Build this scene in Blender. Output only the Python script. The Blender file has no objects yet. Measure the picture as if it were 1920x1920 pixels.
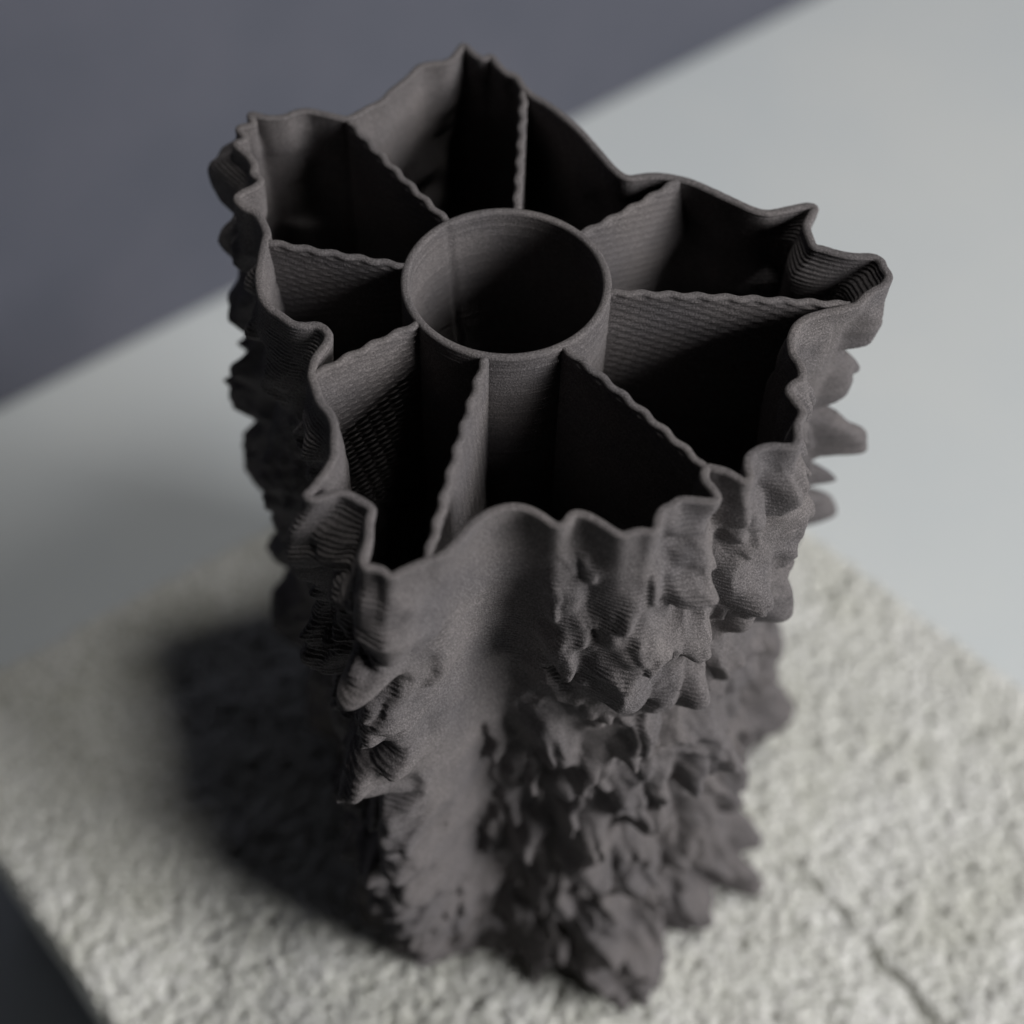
import bpy, math, random
import numpy as np
from mathutils import Matrix, Vector

scene = bpy.context.scene
col = scene.collection

# ---------------------------------------------------------------- camera
PITCH, ROLL = math.radians(54.0), math.radians(2.0)
CAM = Vector((0.00308, -0.23538, 0.46789))
fwd = Vector((0, math.cos(PITCH), -math.sin(PITCH)))
right = Vector((1, 0, 0)); up = right.cross(fwd)
r2 = right*math.cos(ROLL)+up*math.sin(ROLL); u2 = up*math.cos(ROLL)-right*math.sin(ROLL)
cam = bpy.data.cameras.new('camera')
cam.sensor_width = 36.0; cam.lens = 52.5; cam.clip_start = 0.02; cam.clip_end = 50
cam.dof.use_dof = True; cam.dof.focus_distance = 0.325; cam.dof.aperture_fstop = 6.0; cam.dof.aperture_blades = 0
cam_o = bpy.data.objects.new('camera', cam); col.objects.link(cam_o)
M = Matrix((( r2.x, u2.x, -fwd.x, CAM.x), (r2.y, u2.y, -fwd.y, CAM.y), (r2.z, u2.z, -fwd.z, CAM.z), (0, 0, 0, 1)))
cam_o.matrix_world = M
scene.camera = cam_o

# ---------------------------------------------------------------- dim room light and one window-like lamp
world = bpy.data.worlds.new('World'); scene.world = world; world.use_nodes = True
bg = world.node_tree.nodes['Background']
bg.inputs['Color'].default_value = (1.0, 0.98, 0.93, 1); bg.inputs['Strength'].default_value = 0.0012

def area(name, loc, target, sx, sy, power, color):
    l = bpy.data.lights.new(name, 'AREA'); l.shape = 'RECTANGLE'; l.size = sx; l.size_y = sy
    l.energy = power; l.color = color
    o = bpy.data.objects.new(name, l); col.objects.link(o)
    o.location = loc
    o.rotation_euler = (Vector(target)-Vector(loc)).to_track_quat('-Z', 'Y').to_euler()
    return o
area('window_light', (1.938, -0.782, 1.216), (0.0, 0.0, 0.12), 1.02, 1.02, 66.5, (1.0, 0.985, 0.975))
area('ceiling_light', (0.27, 0.09, 1.45), (0.0, 0.0, 0.10), 0.15, 0.15, 5.6, (1.0, 0.975, 0.93))

vs = scene.view_settings
vs.view_transform = 'Standard'; vs.look = 'None'; vs.exposure = 0.0; vs.gamma = 1.0; vs.use_curve_mapping = False
scene.cycles.max_bounces = 6; scene.cycles.diffuse_bounces = 3

# ---------------------------------------------------------------- helpers
def mesh_obj(name, verts, faces, mat, parent=None, smooth=True):
    """verts (n,3) in metres, faces (m,4) or a list of index tuples -> one mesh object."""
    me = bpy.data.meshes.new(name)
    if isinstance(faces, np.ndarray):
        n, m = len(verts), len(faces)
        me.vertices.add(n); me.vertices.foreach_set('co', np.asarray(verts, np.float32).ravel())
        me.loops.add(m*4); me.loops.foreach_set('vertex_index', faces.astype(np.int32).ravel())
        me.polygons.add(m); me.polygons.foreach_set('loop_start', np.arange(0, m*4, 4, dtype=np.int32))
        me.update(calc_edges=True); me.validate()
    else:
        me.from_pydata([tuple(v) for v in verts], [], faces); me.update()
    if smooth:
        me.polygons.foreach_set('use_smooth', np.ones(len(me.polygons), bool))
    me.materials.append(mat)
    o = bpy.data.objects.new(name, me); col.objects.link(o)
    if parent: o.parent = parent
    return o
def grid_faces(rows, cols, wrap, off=0, flip=False):
    """Quads of a rows x cols grid of vertices; wrap closes it along the columns."""
    i = np.arange(rows-1)[:, None]; j = np.arange(cols if wrap else cols-1)[None, :]
    a = i*cols+j; b = i*cols+(j+1) % cols; c = b+cols; d = a+cols
    f = np.stack([a, b, c, d] if not flip else [d, c, b, a], -1).reshape(-1, 4)
    return f+off
def new_mat(name):
    m = bpy.data.materials.new(name); m.use_nodes = True
    nt = m.node_tree; b = nt.nodes['Principled BSDF']
    return m, nt, b
def node(nt, t, **kw):
    n = nt.nodes.new(t)
    for k, v in kw.items(): setattr(n, k, v)
    return n
def noise(nt, coord, scale, detail=2.0, rough=0.5):
    n = node(nt, 'ShaderNodeTexNoise'); n.inputs['Scale'].default_value = scale
    n.inputs['Detail'].default_value = detail; n.inputs['Roughness'].default_value = rough
    nt.links.new(coord, n.inputs['Vector']); return n
def ramp(nt, fac, stops):
    r = node(nt, 'ShaderNodeValToRGB')
    while len(r.color_ramp.elements) < len(stops): r.color_ramp.elements.new(0.5)
    for e, (p, c) in zip(r.color_ramp.elements, stops): e.position = p; e.color = (*c, 1)
    nt.links.new(fac, r.inputs['Fac']); return r
def bump(nt, height, strength, dist, prev=None):
    b = node(nt, 'ShaderNodeBump'); b.inputs['Strength'].default_value = strength; b.inputs['Distance'].default_value = dist
    nt.links.new(height, b.inputs['Height'])
    if prev: nt.links.new(prev.outputs['Normal'], b.inputs['Normal'])
    return b

# ---------------------------------------------------------------- materials
def mat_print():
    m, nt, b = new_mat('dark_printed_composite')
    co = node(nt, 'ShaderNodeTexCoord').outputs['Object']
    n1 = noise(nt, co, 2600, 2); n2 = noise(nt, co, 60, 3); n3 = noise(nt, co, 5200, 1)
    r1 = ramp(nt, n1.outputs['Fac'], [(0.30, (0.083, 0.077, 0.079)), (0.52, (0.130, 0.121, 0.123)), (0.74, (0.208, 0.194, 0.197))])
    mix = node(nt, 'ShaderNodeMix', data_type='RGBA', blend_type='MULTIPLY'); mix.inputs['Factor'].default_value = 1.0
    r2_ = ramp(nt, n2.outputs['Fac'], [(0.3, (0.80, 0.80, 0.82)), (0.7, (1.06, 1.04, 1.02))])
    nt.links.new(r1.outputs['Color'], mix.inputs['A']); nt.links.new(r2_.outputs['Color'], mix.inputs['B'])
    nt.links.new(mix.outputs['Result'], b.inputs['Base Color'])
    b.inputs['Roughness'].default_value = 0.82; b.inputs['Specular IOR Level'].default_value = 0.28
    bp = bump(nt, n1.outputs['Fac'], 0.55, 0.00035); bp = bump(nt, n3.outputs['Fac'], 0.35, 0.00018, bp)
    nt.links.new(bp.outputs['Normal'], b.inputs['Normal'])
    return m
def mat_stone():
    m, nt, b = new_mat('white_rough_stone')
    co = node(nt, 'ShaderNodeTexCoord').outputs['Object']
    n1 = noise(nt, co, 560, 4, 0.65); n2 = noise(nt, co, 22, 4)
    r1 = ramp(nt, n1.outputs['Fac'], [(0.33, (0.33, 0.34, 0.28)), (0.45, (0.68, 0.685, 0.65)), (0.64, (0.88, 0.875, 0.86))])
    mix = node(nt, 'ShaderNodeMix', data_type='RGBA', blend_type='MULTIPLY'); mix.inputs['Factor'].default_value = 1.0
    rr = ramp(nt, n2.outputs['Fac'], [(0.32, (0.86, 0.86, 0.82)), (0.62, (1, 1, 1))])
    nt.links.new(r1.outputs['Color'], mix.inputs['A']); nt.links.new(rr.outputs['Color'], mix.inputs['B'])
    nt.links.new(mix.outputs['Result'], b.inputs['Base Color'])
    b.inputs['Roughness'].default_value = 0.95; b.inputs['Specular IOR Level'].default_value = 0.15
    bp = bump(nt, n1.outputs['Fac'], 0.9, 0.0022)
    nt.links.new(bp.outputs['Normal'], b.inputs['Normal'])
    return m
def mat_plain(name, c1, c2, rough):
    m, nt, b = new_mat(name)
    co = node(nt, 'ShaderNodeTexCoord').outputs['Object']
    n1 = noise(nt, co, 5.0, 5, 0.6)
    r1 = ramp(nt, n1.outputs['Fac'], [(0.35, c1), (0.65, c2)])
    nt.links.new(r1.outputs['Color'], b.inputs['Base Color'])
    b.inputs['Roughness'].default_value = rough; b.inputs['Specular IOR Level'].default_value = 0.25
    n2 = noise(nt, co, 180, 2); bp = bump(nt, n2.outputs['Fac'], 0.15, 0.0008)
    nt.links.new(bp.outputs['Normal'], b.inputs['Normal'])
    return m
PRINT = mat_print(); STONE = mat_stone()
FLOOR_M = mat_plain('pale_grey_floor', (0.56, 0.595, 0.61), (0.60, 0.625, 0.625), 0.75)
WALL_M = mat_plain('slate_grey_wall', (0.088, 0.094, 0.119), (0.110, 0.113, 0.140), 0.85)

# ---------------------------------------------------------------- vase curves (millimetres)
H_MM = 231.0            # height of the vase
LAYER = 1.0            # height of one printed layer
NU = 1100               # samples round the wall
RIM=[ (-54.6,10.1),(-54.7,4.3),(-54.5,-1.3),(-53.3,-6.7),(-51.3,-10.2),(-48.2,-12.8),(-45.5,-14.9),(-43.0,-15.4),(-40.7,-15.1),(-38.8,-15.9),(-37.5,-17.9),(-37.7,-20.2),(-38.7,-22.4),(-39.5,-24.4),(-39.9,-27.0),(-39.8,-29.8),(-38.6,-33.3),(-37.4,-36.5),(-35.2,-39.4),(-33.8,-42.9),(-33.4,-46.9),(-33.1,-50.4),(-33.7,-53.1),(-35.2,-56.5),(-36.5,-59.0),(-37.6,-60.7),(-36.2,-61.6),(-34.2,-61.0),(-31.8,-59.8),(-29.7,-60.0),(-27.7,-61.0),(-25.2,-62.6),(-24.4,-63.9),(-24.7,-65.8),(-24.6,-68.3),(-24.5,-70.6),(-24.9,-73.1),(-25.2,-75.2),(-24.6,-77.0),(-23.0,-77.3),(-21.3,-77.8),(-20.1,-78.9),(-19.2,-79.1),(-17.6,-78.0),(-15.5,-76.7),(-13.7,-75.7),(-12.6,-75.1),(-11.1,-74.5),(-9.3,-73.1),(-7.4,-70.5),(-5.6,-67.6),(-3.1,-64.7),(0.0,-62.6),(3.3,-61.7),(6.3,-62.2),(9.0,-63.8),(10.9,-65.4),(12.5,-66.0),(13.7,-65.0),(14.7,-63.3),(16.2,-62.8),(18.4,-63.5),(21.0,-65.3),(23.2,-67.0),(24.9,-67.6),(26.7,-66.9),(28.5,-66.5),(30.4,-66.7),(31.5,-65.5),(31.8,-63.2),(32.8,-61.1),(34.5,-60.0),(36.1,-58.7),(38.2,-58.5),(40.7,-58.7),(42.9,-58.7),(43.7,-57.6),(42.8,-55.5),(41.6,-53.6),(41.4,-51.6),(42.1,-50.2),(43.9,-50.5),(45.8,-51.1),(47.8,-52.5),(49.4,-53.5),(50.5,-52.4),(50.3,-49.8),(50.5,-47.5),(51.5,-46.1),(53.4,-44.7),(55.8,-44.1),(58.5,-44.2),(60.4,-43.7),(61.2,-41.6),(61.3,-38.4),(62.7,-34.7),(61.4,-31.9),(60.3,-29.2),(61.3,-27.2),(63.4,-25.3),(63.3,-22.0),(62.0,-18.4),(62.0,-14.3),(63.4,-10.5),(65.9,-8.0),(69.8,-6.2),(73.9,-4.9),(77.5,-3.3),(79.6,-0.7),(81.8,1.3),(83.9,2.8),(85.4,5.6),(84.6,8.3),(84.2,10.3),(82.5,11.7),(78.1,11.7),(74.5,12.5),(71.2,13.7),(69.5,14.3),(68.9,16.5),(68.4,21.1),(69.9,24.9),(70.8,27.2),(68.8,27.8),(64.1,26.2),(59.6,24.9),(55.7,26.1),(51.6,28.8),(47.7,31.3),(43.4,34.0),(39.5,35.5),(36.1,36.2),(32.0,36.0),(28.1,35.1),(25.9,36.1),(23.7,38.9),(20.2,44.8),(16.2,51.4),(12.0,56.7),(7.8,61.3),(4.7,63.7),(2.3,66.7),(0.4,70.9),(-2.4,72.6),(-4.3,75.3),(-6.2,78.6),(-8.0,77.6),(-10.4,79.2),(-13.2,82.7),(-14.6,80.2),(-16.9,76.1),(-21.3,74.8),(-24.1,73.3),(-26.2,69.2),(-28.3,66.2),(-30.3,63.5),(-32.1,59.9),(-35.4,56.9),(-39.6,53.1),(-42.4,53.2),(-45.9,54.2),(-49.5,55.2),(-52.4,54.6),(-55.3,52.7),(-59.5,52.2),(-63.5,53.2),(-62.5,49.7),(-65.6,48.0),(-63.6,44.4),(-65.6,42.2),(-62.4,38.6),(-60.4,35.3),(-60.1,32.2),(-58.2,29.9),(-59.1,27.6),(-61.6,25.7),(-62.8,23.5),(-60.8,20.7),(-57.7,18.8),(-55.7,15.5),(-54.5,12.3) ]
RIBS=[ (-23.2,3.8,-54.5,9.9),(-14.9,19.7,-39.8,52.5),(1.8,24.4,2.3,66.3),(17.5,16.9,39.4,35.1),(23.3,-2.1,77.5,-3.4),(13.0,-18.9,41.8,-50.2),(-3.7,-22.6,-12.9,-75.2),(-19.0,-13.7,-39.7,-29.3) ]

def resample_closed(pts, n):
    """Catmull-Rom through a closed list of points, resampled evenly along its length."""
    p = np.array(pts, float); m = len(p); k = 16
    t = np.linspace(0, 1, k, endpoint=False)[:, None]
    segs = []
    for i in range(m):
        a, b, c, d = p[i-1], p[i], p[(i+1) % m], p[(i+2) % m]
        segs.append(0.5*((2*b) + (-a+c)*t + (2*a-5*b+4*c-d)*t**2 + (-a+3*b-3*c+d)*t**3))
    q = np.vstack(segs); q = np.vstack([q, q[:1]])
    s = np.concatenate([[0], np.cumsum(np.hypot(*np.diff(q, axis=0).T))])
    u = np.linspace(0, s[-1], n, endpoint=False)
    return np.stack([np.interp(u, s, q[:, 0]), np.interp(u, s, q[:, 1])], 1), s[-1]

def smooth_closed(a, sigma):
    """Gaussian blur round a closed curve; sigma in samples."""
    n = a.shape[0]
    f = np.fft.rfftfreq(n)
    g = np.exp(-2*(np.pi*f*sigma)**2)
    return np.fft.irfft(np.fft.rfft(a, axis=0)*g.reshape((-1,)+(1,)*(a.ndim-1)), n, axis=0)

def normals(c):
    t = np.roll(c, -1, 0)-np.roll(c, 1, 0)
    t /= np.linalg.norm(t, axis=-1, keepdims=True)+1e-9
    return np.stack([t[:, 1], -t[:, 0]], 1)          # outward for a curve that runs counter-clockwise

_rs = np.random.RandomState(7)
_perm = _rs.permutation(512); _perm = np.concatenate([_perm]*3)
_grad = _rs.normal(size=(512, 3)); _grad /= np.linalg.norm(_grad, axis=1, keepdims=True)
def perlin(x, y, z):
    xi, yi, zi = np.floor(x).astype(int), np.floor(y).astype(int), np.floor(z).astype(int)
    xf, yf, zf = x-xi, y-yi, z-zi
    w = [v*v*v*(v*(v*6-15)+10) for v in (xf, yf, zf)]
    out = 0
    for dx in (0, 1):
        for dy in (0, 1):
            for dz in (0, 1):
                h = _perm[_perm[_perm[(xi+dx) & 511]+((yi+dy) & 511)]+((zi+dz) & 511)]
                g = _grad[h]
                d = g[..., 0]*(xf-dx)+g[..., 1]*(yf-dy)+g[..., 2]*(zf-dz)
                out = out+d*(w[0] if dx else 1-w[0])*(w[1] if dy else 1-w[1])*(w[2] if dz else 1-w[2])
    return out*1.5
def sstep(a, b, x):
    t = np.clip((x-a)/(b-a), 0, 1); return t*t*(3-2*t)

RIMC, PERIM = resample_closed(RIM, NU)
DS = PERIM/NU                                        # millimetres per sample
C0 = smooth_closed(RIMC, 10.0/DS)                    # the broad lobes
CM = smooth_closed(RIMC, 3.5/DS)                     # the middle-sized folds
N0 = normals(smooth_closed(C0, 14.0/DS))
N0 = N0+0.6*C0/np.linalg.norm(C0, axis=1, keepdims=True); N0 /= np.linalg.norm(N0, axis=1, keepdims=True)   # fans out, so that noses never cross
S0 = np.concatenate([[0], np.cumsum(np.hypot(*np.diff(np.vstack([C0, C0[:1]]), axis=0).T))])
PER0 = S0[-1]; S0 = S0[:-1]                          # true length along the smooth wall
NR = normals(smooth_closed(RIMC, 0.8/DS))
CONV = ((C0-smooth_closed(RIMC, 26.0/DS))*N0).sum(1)  # how far a lobe stands out of the round body
FEATURES=[(0.2025,17,5.4,14,5.4),(0.1975,33,3.6,15,10.8),(0.2275,40,4.5,16,3.7),(0.1925,62,4.5,16,6.5),(0.19,85,5.4,23,11.8),(0.2075,56,5.4,18,5.4),(0.1825,141,5.4,18,9.6),(0.14,171,4,20,7),
(0.1925,156,5.4,18,6.5),(0.2125,128,3.6,12,3.1),(0.2075,166,5.4,20,6.5),(0.225,25,2.7,8,2.7),(0.2175,21,3.6,10,3.1),(0.1475,24,5,20,5),(0.1775,24,4.5,18,6.5),(0.1,14,6,10,3),
(0.065,35,8,30,5),(0.1575,55,6,24,7),(0.035,189,7,28,7),(0.2875,46,3.2,30,5.5),(0.3075,56,6,26,5),(0.3325,64,3.4,20,5),(0.35,68,3.4,22,7),(0.3475,49,4,18,7),
(0.34,26,4,14,7),(0.3375,6,3,9,4),(0.34,16,3,9,4),(0.33,44,5,18,4),(0.315,38,7,24,3),(0.3725,111,6,26,9),(0.325,90,4,18,6),(0.2875,93,4,22,6),
(0.3,103,3.5,16,5),(0.3375,131,5,22,8),(0.3925,151,5,20,7),(0.4275,34,4.5,16,5),(0.4825,87,5,16,6),(0.4125,15,4,10,4),(0.3925,52,4,30,6),(0.415,62,3.4,14,5),
(0.4925,121,4,18,7),(0.5,148,4.5,20,8),(0.49,168,6,22,9),(0.3875,74,4,20,5),(0.4875,41,3,8,5),(0.5175,14,3,18,6),(0.525,58,2.4,15,15),(0.54,100,2.4,18,18),
(0.52,37,4,14,6),(0.44,207,5,28,15),(0.43,224,5,18,15),(0.335,227,9,48,16),(0.395,228,6,26,10),(0.3075,135,5,24,6),(0.3425,174,5,26,8),(0.28,153,5,20,4),
(0.38,179,4.5,20,8),(0.425,217,5,20,8),(0.32,192,6,26,6),(0.285,212,6,26,5),(0.245,181,5,20,4),(0.93,16,7,18,8),(0.95,24,5,14,6),(0.96,44,6.9,13,7.7),
(0.985,56,5,11,5.9),(0.97,74,7.6,15,6.8),(0.98,100,8.2,21,8.6),(0.005,118,6.3,15,7.7),(0.02,140,7.6,18,7.7),(0.532,34,1.8,8,7),(0.528,76,1.8,8,7)]
RANDOM_DROOPS = 150
GROOVE = 0.43
BROAD = [(0.97, 90, 34, 80, 1.5), (0.255, 90, 9, 70, -1.5), (0.37, 240, 45, 45, 7), (0.535, 55, 21, 50, -8.5), (0.205, 245, 22, 45, -9), (0.275, 245, 20, 38, 7), (0.195, 135, 13, 45, 5), (0.535, 130, 18, 50, -4), (0.47, 135, 24, 42, -5)]   # u, depth, half-sizes, shift
BIG_OVERHANGS = [(0.325, 66, 18, 46, 3.5), (0.35, 114, 16, 34, 4.5), (0.335, 165, 17, 38, 4), (0.34, 222, 20, 42, 3), (0.43, 64, 15, 40, 3), (0.445, 104, 14, 30, 4),
                 (0.435, 158, 15, 36, 2.5), (0.44, 222, 18, 40, 6)]
SLITS = [(0.353, 97, 6, 4.0), (0.422, 92, 6, 4.0), (0.238, 86, 7, 1.1)]

# ---------------------------------------------------------------- floor and wall behind
FZ = -0.175
wa = Vector((-0.28268, 0.28888, FZ)); wb = Vector((0.20708, 0.69228, FZ))
wd = (wb-wa).normalized()
A = wa-wd*0.7; B = wb+wd*0.7
back = Vector((-wd.y, wd.x, 0))                       # away from the camera
fl = [(-1.3, -1.0, FZ), (1.5, -1.0, FZ), (1.5, 1.6, FZ), (-1.3, 1.6, FZ)]
def slab(name, quad, thick, mat):
    """A flat slab: quad is its visible face, thick the vector to the hidden one."""
    v = [Vector(q) for q in quad]; t = Vector(thick)
    vv = [tuple(q) for q in v]+[tuple(q+t) for q in v]
    f = [(0, 1, 2, 3), (7, 6, 5, 4)]+[(i, i+4, (i+1) % 4+4, (i+1) % 4) for i in range(4)]
    return mesh_obj(name, vv, f, mat, smooth=False)
o = slab('floor', fl, (0, 0, -0.02), FLOOR_M); o['kind'] = 'structure'
wq = [A+Vector((0, 0, 0.002)), B+Vector((0, 0, 0.002)), B+Vector((0, 0, 0.60)), A+Vector((0, 0, 0.60))]
o = slab('wall', wq, back*0.05, WALL_M); o['kind'] = 'structure'

# ---------------------------------------------------------------- white stone block under the vase
def cell_noise(x, y, z, seed):
    """Distance to the nearest and second nearest of jittered points, one per unit cell."""
    rs = np.random.RandomState(seed); J = rs.rand(4096, 3)
    xi, yi, zi = np.floor(x).astype(int), np.floor(y).astype(int), np.floor(z).astype(int)
    f1 = np.full(x.shape, 9.0); f2 = np.full(x.shape, 9.0)
    for dx in (-1, 0, 1):
        for dy in (-1, 0, 1):
            for dz in (-1, 0, 1):
                h = ((xi+dx)*73856093 ^ (yi+dy)*19349663 ^ (zi+dz)*83492791) & 4095
                j = J[h]
                d = (xi+dx+j[..., 0]-x)**2+(yi+dy+j[..., 1]-y)**2+(zi+dz+j[..., 2]-z)**2
                f2 = np.where(d < f1, f1, np.minimum(f2, d)); f1 = np.minimum(f1, d)
    return np.sqrt(f1), np.sqrt(f2)
def build_block():
    # corners of the top, millimetres: back, left, front, right
    Bk, Lf = np.array([28.8, 184.4]), np.array([-206.7, 6.7])
    d1 = np.array([44.5, -50.5]); d1 = d1/np.hypot(*d1); d2 = np.array([67.1, -62.7]); d2 = d2/np.hypot(*d2)
    Fr, Rt = Lf+d1*380, Bk+d2*380
    height, rad, step = 175.0, 4.0, 0.9
    la, lb = 300.0, 380.0
    na, nb, nh = int(la/step), int(lb/step), 34
    # a shell unrolled as: top grid, then four sides; points are first laid on a sharp box in (a,b,z)
    pts, faces, off = [], [], 0
    def sheet(P, flip):
        nonlocal off
        r_, c_ = P.shape[:2]
        pts.append(P.reshape(-1, 3)); faces.append(grid_faces(r_, c_, False, off, flip)); off += r_*c_
    a = np.linspace(0, la, na+1); b = np.linspace(0, lb, nb+1); z = -height*(np.linspace(0, 1, nh+1))**1.4
    Ag, Bg = np.meshgrid(a, b, indexing='ij'); sheet(np.stack([Ag, Bg, 0*Ag], -1), False)
    for va, fl_ in ((0, True), (la, False)):
        Zg, Bq = np.meshgrid(z, b, indexing='ij'); sheet(np.stack([0*Zg+va, Bq, Zg], -1), fl_ is False)
    for vb, fl_ in ((0, False), (lb, True)):
        Zg, Aq = np.meshgrid(z, a, indexing='ij'); sheet(np.stack([Aq, 0*Zg+vb, Zg], -1), fl_ is False)
    P = np.vstack(pts); F = np.vstack(faces)
    lo = np.array([rad, rad, -height]); hi = np.array([la-rad, lb-rad, -rad])
    inn = np.clip(P, lo, hi); n = P-inn; ln = np.linalg.norm(n, axis=1, keepdims=True); n = n/np.maximum(ln, 1e-6)
    P = inn+n*rad
    # (a,b) -> plan: a runs from the back corner to the left one, b towards the front
    ua, ub = P[:, :1]/la, P[:, 1:2]/lb
    xy = (1-ua)*(1-ub)*Bk+ua*(1-ub)*Lf+ua*ub*Fr+(1-ua)*ub*Rt
    nx = n[:, :1]*(Lf-Bk)/la+n[:, 1:2]*d2
    W = np.concatenate([xy, P[:, 2:]], 1); N = np.concatenate([nx, n[:, 2:]], 1); N /= np.linalg.norm(N, axis=1, keepdims=True)
    x, y, zz = W.T
    wx = x+1.2*perlin(x/7, y/7, zz/7); wy = y+1.2*perlin(x/7+31, y/7, zz/7)
    f1, f2 = cell_noise(wx/2.4, wy/2.4, zz/2.4, 3)
    g1, _ = cell_noise(wx/2.3+9, wy/2.3, zz/2.3, 5)
    d = 2.6*(0.75-f1)+0.5*(0.6-g1)
    pit = perlin(x/5.2+7, y/5.2, zz/5.2); d -= 2.0*sstep(0.34, 0.62, pit)
    d += 1.3*perlin(x/38, y/38, zz/38)+0.8*perlin(x/12, y/12+5, zz/12)
    # the long crack in the right front of the top
    c0_, c1_ = np.array([99.5, -32.1]), np.array([141.0, -87.0])
    cd = (c1_-c0_)/np.hypot(*(c1_-c0_)); cn = np.array([-cd[1], cd[0]])
    q = np.stack([x, y], 1)-c0_; al = q@cd; ac = q@cn+2.2*perlin(x/9, y/9, 0*x)+1.5*perlin(x/3.1, y/3.1, 0*x+4)
    dep = 5.2*sstep(-4, 16, al)*(0.65+0.9*np.clip(perlin(al/14, 0*al, 0*al+2)+0.35, 0, 1))
    d -= dep*np.exp(-(ac/1.0)**2)*(zz > -6)
    W = W+N*(d-0.4)[:, None]
    return mesh_obj('stone_block', W*1e-3, F, STONE)
blk = build_block()
blk['label'] = 'rough white stone block with pitted top and a crack, under the dark vase'
blk['category'] = 'stone block'

# ---------------------------------------------------------------- the printed vase
vase = bpy.data.objects.new('vase', None); col.objects.link(vase); vase.empty_display_size = 0.05
vase['label'] = 'dark grey 3D printed vase with craggy ruffled wall, ribs and central tube'
vase['category'] = 'vase'
ZOFF = 0.0                                            # the vase stands on the grains of the block

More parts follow.
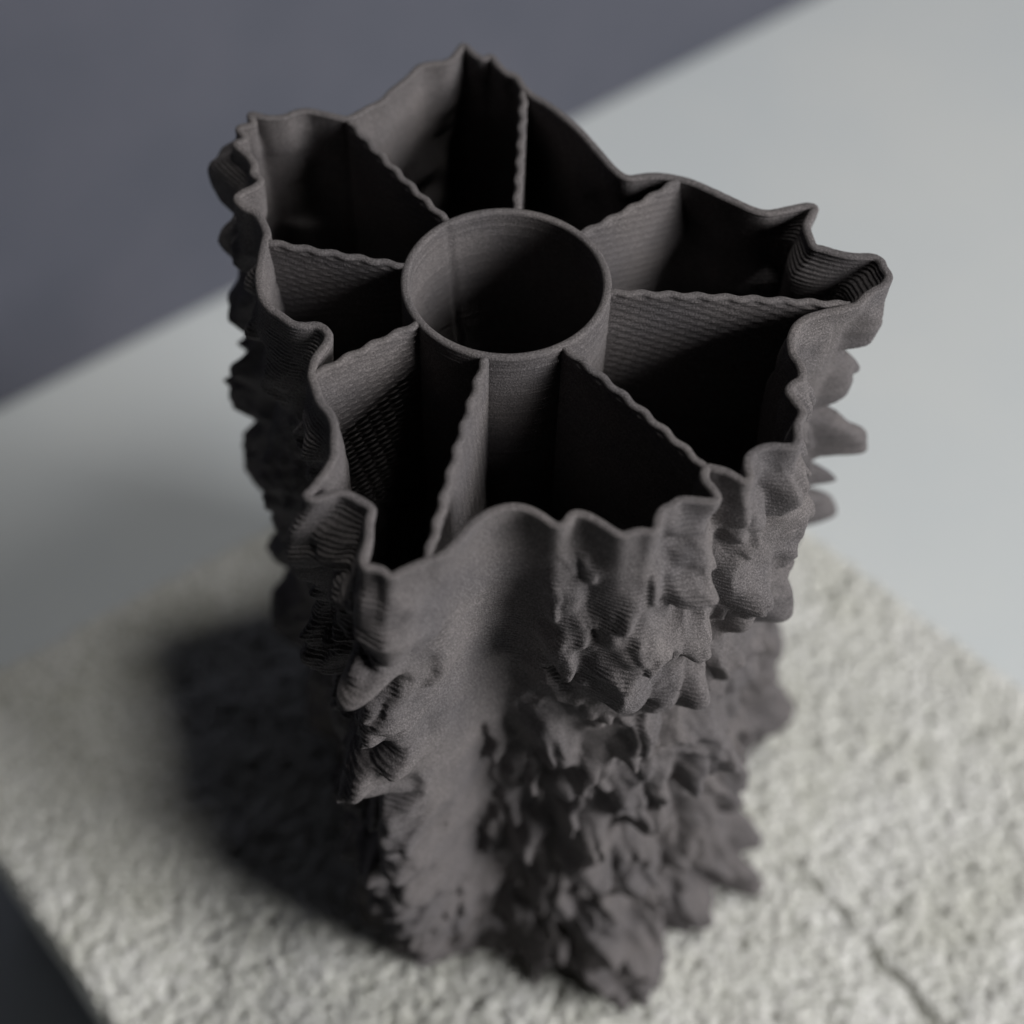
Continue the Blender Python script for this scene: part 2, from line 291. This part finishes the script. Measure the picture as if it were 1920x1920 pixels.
def wall_shift(T):
    """Outward shift of the wall (mm) for every sample round it, at the depths T below the rim."""
    nT = len(T)
    S = S0[None, :]; Tt = T[:, None]
    X = np.broadcast_to(C0[None, :, 0], (nT, NU)); Y = np.broadcast_to(C0[None, :, 1], (nT, NU)); Z = np.broadcast_to(Tt, (nT, NU))
    rnd = np.random.RandomState(11)
    feats = list(FEATURES)
    for _ in range(RANDOM_DROOPS):
        u, t = rnd.rand(), rnd.uniform(12, 226)
        w, l, am = rnd.uniform(3.2, 6.5), rnd.uniform(14, 36), rnd.uniform(2.0, 6.5)
        if abs(u-0.255) < 0.022 and t < 150: continue                                  # the smooth valley in front
        if 0.18 < u < 0.54 and t < 120: am *= 0.5; w *= 0.75; l *= 0.7
        if u > 0.88 or u < 0.08: am *= 0.55; w *= 0.7
        if 0.495 < u < 0.56 and t < 130: continue
        if 0.26 < u < 0.48 and t > 105: am *= 1.35; w *= 0.8; l *= 1.2
        feats.append((u, t, w, l, am))
    crags = []
    for _ in range(1500):                                                   # small crags, in clusters
        u, t = rnd.rand(), rnd.uniform(10, 229)
        k_ = perlin(np.array([u*PER0/30]), np.array([t/34.0]), np.array([5.5]))[0]
        if k_ < -0.12 or (0.216 < u < 0.272 and t < 165) or (0.49 < u < 0.54 and t < 40): continue
        am = rnd.uniform(1.6, 4.8)*(0.8+0.8*k_)
        if 0.265 < u < 0.37 and t < 62: am *= 0.45
        crags.append((u, t, rnd.uniform(1.2, 2.6), rnd.uniform(5, 13), am))
    for _ in range(150):                                                   # more of them down the front left ridge
        crags.append((rnd.uniform(0.160, 0.212), rnd.uniform(10, 200), rnd.uniform(1.2, 2.6), rnd.uniform(4, 11), rnd.uniform(1.6, 4.4)))
    # warp the sheet a little so that no nose is a clean shape
    ws = 2.6*perlin(X/11, Y/11, Z/11)+1.2*perlin(X/4.5, Y/4.5, Z/4.5+9)
    wt = 3.6*perlin(X/13+40, Y/13, Z/13)+1.4*perlin(X/5, Y/5+20, Z/5)
    for _ in range(260):                                                   # thin ragged ridges low on the front and right
        crags.append((rnd.uniform(0.255, 0.52), rnd.uniform(100, 229), rnd.uniform(1.2, 2.3), rnd.uniform(9, 24), rnd.uniform(2.2, 5.6)))
    def noses(items, dip):
        """Noses that swell downward and break off; below each one the wall is hollowed a little."""
        acc = np.zeros((nT, NU)); hol = np.zeros((nT, NU))
        for u, t, w, l, am in items:
            s = np.interp(u, np.arange(NU)/NU, S0)
            ds = (S0-s+PER0/2) % PER0-PER0/2
            jj = np.where(np.abs(ds) < 2.6*w+5)[0]
            ii = np.where((T > t-l*1.15-5) & (T < t+l*1.0+7))[0]
            if not len(ii) or not len(jj): continue
            ix = np.ix_(ii, jj)
            a_ = ds[jj][None, :]+ws[ix]; b_ = (T[ii][:, None]-t)+wt[ix]
            p = np.where(b_ < 0, np.sin(np.clip(1+b_/l, 0, 1)**1.15*np.pi/2), np.exp(-(b_/(0.13*l+1.2))**2))
            wl = w*(1.45-0.45*np.clip(1+b_/l, 0, 1))
            lat = np.exp(-np.abs(a_/wl)**3.0)
            acc[ix] += (am*p*lat)**2.6
            hol[ix] = np.maximum(hol[ix], dip*am*lat*np.exp(-((b_-0.42*l)/(0.30*l))**2))
        return acc**(1/2.6)-hol
    droop = noses(feats, 0.28)+0.9*noses(crags, 0.15)
    broad = np.zeros((nT, NU))
    bigs = list(BIG_OVERHANGS)
    for _ in range(34):
        u = 0.55+0.60*rnd.rand()
        g_ = 0.35 if 0.88 < u < 1.08 else 1.0
        bigs.append((u % 1, rnd.uniform(22, 225), rnd.uniform(11, 19), rnd.uniform(24, 48), g_*rnd.uniform(2.5, 5.5)))
    for u, t, w, l, am in bigs:                                            # shelves that swell downward and break off
        s = np.interp(u, np.arange(NU)/NU, S0); ds = ((S0-s+PER0/2) % PER0-PER0/2)[None, :]+1.6*ws
        b_ = Tt-t+1.5*wt+0.012*ds**2
        p = np.where(b_ < 0, np.sin(np.clip(1+b_/l, 0, 1)*np.pi/2)**1.4, np.exp(-(b_/(0.09*l+1.6))**2))
        broad += am*p*np.exp(-np.abs(ds/w)**2.6)
    for u, t, hw, dep in SLITS:                                            # thin gaps where layers came apart
        s = np.interp(u, np.arange(NU)/NU, S0); ds = ((S0-s+PER0/2) % PER0-PER0/2)[None, :]
        bb = Tt-t-1.6*np.sin(ds/hw*1.3)-0.4*wt
        broad -= dep*np.exp(-(bb/1.0)**2)*np.exp(-(ds/hw)**4)
    for u, t, wu, wt_, am in BROAD:
        s = np.interp(u % 1, np.arange(NU)/NU, S0); ds = (S0-s+PER0/2) % PER0-PER0/2
        broad += am*np.exp(-(ds/wu)**2)[None, :]*np.exp(-((Tt-t)/wt_)**2)
    # roughness is patchy: smooth sheets between craggy ridges
    msk = sstep(-0.25, 0.45, perlin(X/34+3, Y/34, Z/55))
    s = np.interp(0.258, np.arange(NU)/NU, S0); ds = (S0-s+PER0/2) % PER0-PER0/2
    dv = ds[None, :]+6.0*sstep(20, 130, Tt)                                # the hollow bends left on its way down
    msk = msk*(1-0.92*np.exp(-(dv/8.0)**2)*(1-sstep(105, 160, Tt)))
    s = np.interp(0.512, np.arange(NU)/NU, S0); ds = (S0-s+PER0/2) % PER0-PER0/2
    msk = msk*(1-0.8*np.exp(-(ds/12.0)**2)[None, :]*np.exp(-(Tt/70)**2))
    s = np.interp(0.193, np.arange(NU)/NU, S0); ds = (S0-s+PER0/2) % PER0-PER0/2
    msk = np.maximum(msk, 0.9*np.exp(-(ds/13.0)**4)[None, :])
    r1 = 1-2*np.abs(perlin(X/15, Y/15, Z/28+2)); r2 = 1-2*np.abs(perlin(X/7+5, Y/7, Z/12))
    r3 = 1-2*np.abs(perlin(X/4.2+2, Y/4.2, Z/5.5+4))
    fb = 3.4*r1+2.6*r2*(0.5+0.5*r1)+1.5*r3*(0.4+0.6*np.clip(r2, 0, 1))+0.7*perlin(X/2.2, Y/2.2, Z/2.4)-1.6
    low = 3.0*perlin(X/45, Y/45+8, Z/60)
    return broad+low*sstep(4, 40, Tt)+droop+fb*msk*(0.55+0.45*sstep(40, 200, Tt))

def layer_rows(depth):
    """Three rows to a printed layer: groove, upper bead, lower bead. Returns depths below the rim and a groove flag."""
    n = int(depth/LAYER); k = np.arange(n*3)
    T = 0.40+(k//3)*LAYER+np.choose(k % 3, [0.16, 0.50, 0.84])*LAYER
    g = np.where(k % 3 == 2, 1.0, 0.0)
    return T, g

def build_wall():
    T, g = layer_rows(H_MM-0.9); rows = len(T)
    D = wall_shift(T)
    D = D+(np.sign(CONV)*np.abs(CONV)**1.0)[None, :]*0.30*sstep(8, 55, T)[:, None]
    k = sstep(0.5, 9.0, T)[:, None]                                        # the rim itself stays as it is
    fine = np.exp(-(T/14.0)**1.3)[:, None, None]; mid = (0.55+0.45*np.exp(-(T/60.0)**1.5))[:, None, None]
    cur = C0[None]+(CM-C0)[None]*mid+(RIMC-CM)[None]*fine
    lay = np.arange(rows)//3
    bead = (-GROOVE*g)[:, None]
    wob = 0.06*perlin(np.arange(NU)[None, :]/9.0+0*T[:, None], lay[:, None]*7.3+0.0*D, 0*D)
    kk = k[..., None]
    Di = D.copy()                                                          # the inner face is calmer and always inside the outer one
    for sh in (-9, -6, -3, 3, 6, 9): Di = np.minimum(Di, np.roll(D, sh, 1))
    D2 = Di.copy()
    for sh in (3, 6, 9, 12):
        Di[sh:] = np.minimum(Di[sh:], D2[:-sh]); Di[:-sh] = np.minimum(Di[:-sh], D2[sh:])
    Di = np.minimum(smooth_closed(Di.T, 5.0).T, D)
    # outer face
    out = cur+NR[None]*(1.0*(1-kk))+N0[None]*(kk*1.0)+N0[None]*(D*k)[..., None]+N0[None]*(bead+wob)[..., None]
    Zr = (H_MM-T)
    Po = np.concatenate([out, np.broadcast_to(Zr[:, None, None], (rows, NU, 1))], 2)
    # inner face: detailed where one can look in, coarse below
    ki = np.concatenate([np.where(T < 80)[0], np.where((T >= 80) & (np.arange(rows) % 24 == 0))[0], [rows-1]]); ki = np.unique(ki)
    inn = cur[ki]+NR[None]*(-1.0*(1-kk[ki]))+N0[None]*(kk[ki]*-1.6)+N0[None]*((Di*k)[ki]-0.3*k[ki])[..., None]-N0[None]*(bead[ki]+wob[ki])[..., None]
    Pi = np.concatenate([inn, np.broadcast_to(Zr[ki][:, None, None], (len(ki), NU, 1))], 2)
    cap = []
    gr = 0.09*perlin(RIMC[:, 0]/0.9, RIMC[:, 1]/0.9, 0*RIMC[:, 0])+0.12*perlin(RIMC[:, 0]/6, RIMC[:, 1]/6, 0*RIMC[:, 0]+3)
    for o_, z_ in ((0.80, -0.12), (0.45, 0.02), (-0.45, 0.02), (-0.80, -0.12)):
        cap.append(np.concatenate([RIMC+NR*o_, (H_MM+z_+gr)[:, None]], 1))
    top = np.concatenate([Po[::-1], np.array(cap), Pi[:1]], 0)            # bottom outside -> rim
    F1 = grid_faces(top.shape[0], NU, True)
    half = Pi[:, ::2]; F2 = grid_faces(half.shape[0], half.shape[1], True, top.shape[0]*NU)
    V = np.concatenate([top.reshape(-1, 3), half.reshape(-1, 3)])
    mesh_obj('outer_wall', V*1e-3, np.concatenate([F1, F2]), PRINT, vase)
    return Po, inn, T[ki]
WALL_OUT, WALL_IN, WALL_IN_T = build_wall()
foot_curve = WALL_OUT[-1]

def build_tube():
    n = 160; th = np.linspace(0, 2*np.pi, n, endpoint=False)
    T, g = layer_rows(80); T = np.concatenate([T, np.linspace(83, H_MM-1, 20)])
    bead = np.concatenate([-0.11*g, np.zeros(20)])+0.03*np.random.RandomState(2).randn(len(T)//3+1).repeat(3)[:len(T)]
    seam = np.radians(130.0)
    d = (th-seam+np.pi) % (2*np.pi)-np.pi
    def ring(r, z, in_=False, t=0.0):
        rr = np.full(n, r)+0.05*np.sin(3*th+1)
        if in_: rr = rr+0.8*np.exp(-((d+0.0035*t)/0.028)**2)             # the printing seam, a thin groove inside
        return np.stack([rr*np.cos(th), rr*np.sin(th), np.full(n, z)], 1)
    rows = [ring(23.4+b, H_MM-t) for t, b in zip(T[::-1], bead[::-1])]
    rows += [ring(23.15, H_MM-0.1), ring(22.8, H_MM+0.04), ring(22.0, H_MM+0.04), ring(21.65, H_MM-0.1)]
    rows += [ring(21.4-b, H_MM-t, True, t) for t, b in zip(T, bead)]
    P = np.array(rows)
    return mesh_obj('center_tube', P.reshape(-1, 3)*1e-3, grid_faces(len(rows), n, True), PRINT, vase)
build_tube()

def build_rib(x0, y0, x1, y1, ph):
    a, b = np.array([x0, y0]), np.array([x1, y1])
    L0 = np.hypot(*(b-a)); e = (b-a)/L0; nrm = np.array([-e[1], e[0]])
    a = a*(22.7/np.hypot(*a)); L0 = np.hypot(*(b-a)); e = (b-a)/L0; nrm = np.array([-e[1], e[0]])
    # how far the rib may reach at each depth: to the middle of the wall
    q = WALL_IN-a; al = q@e; ac = q@nrm
    cross = (ac*np.roll(ac, -1, 1) <= 0) & (al > 8)
    reach = np.where(cross.any(1), np.where(cross, al, 1e9).min(1), L0)
    reach = np.minimum(reach+0.7, 120.0)
    n = max(24, int(L0/0.75)); f = np.linspace(0, 1, n)
    T, g = layer_rows(66); T = np.concatenate([T, np.linspace(69, H_MM-1.5, 24)]); g = np.concatenate([g, np.zeros(24)])
    lay = np.arange(len(T))//3
    R = np.interp(T, WALL_IN_T, reach); R[0] = min(R[0], L0-0.2)
    def wave(layer, s, L):
        endf = sstep(0, 2.5, s)*sstep(0, 2.5, L-s)
        return (0.32 if layer == 0 else 0.15)*endf*np.sin(2*np.pi*s/6.2+ph+(np.pi+0.22)*layer)+0.5*np.sin(np.pi*s/L0)*np.sin(ph)
    def row(i, side):
        s = f*R[i]
        if g[i]: off = 0.5*(wave(lay[i], s, R[i])+wave(lay[i]+1, s, R[i])); th_ = 0.79
        else: off = wave(lay[i], s, R[i]); th_ = 0.92
        return np.concatenate([a+np.outer(s, e)+np.outer(off+side*th_, nrm), np.full((n, 1), H_MM-T[i])], 1)
    rows = [row(i, 1) for i in reversed(range(len(T)))]
    s = f*R[0]; g_ = 0.05*perlin(s/0.8+ph*9, 0*s, 0*s)
    for o_, z_ in ((0.70, -0.10), (0.35, 0.05), (-0.35, 0.05), (-0.70, -0.10)):
        rows.append(np.concatenate([a+np.outer(s, e)+np.outer(wave(0, s, R[0])+o_, nrm), (H_MM+z_+g_-0.15)[:, None]], 1))
    rows += [row(i, -1) for i in range(len(T))]
    P = np.array(rows)
    return mesh_obj('rib', P.reshape(-1, 3)*1e-3, grid_faces(len(rows), n, False, 0, True), PRINT, vase)
for i, rb in enumerate(RIBS): build_rib(*rb, ph=i*1.7)

def build_base():
    c = foot_curve[::4, :2]; n = len(c)
    ctr = c.mean(0); c = ctr+(c-ctr)*0.985
    rows = [np.concatenate([ctr+(c-ctr)*f, np.full((n, 1), z)], 1) for f, z in ((0.02, 3.0), (0.5, 3.0), (1.0, 3.0), (1.0, 0.6), (0.5, 0.6), (0.02, 0.6))]
    P = np.array(rows)
    return mesh_obj('base_plate', P.reshape(-1, 3)*1e-3, grid_faces(len(rows), n, True, 0, True), PRINT, vase)
build_base()
vase.location = (0, 0, ZOFF)
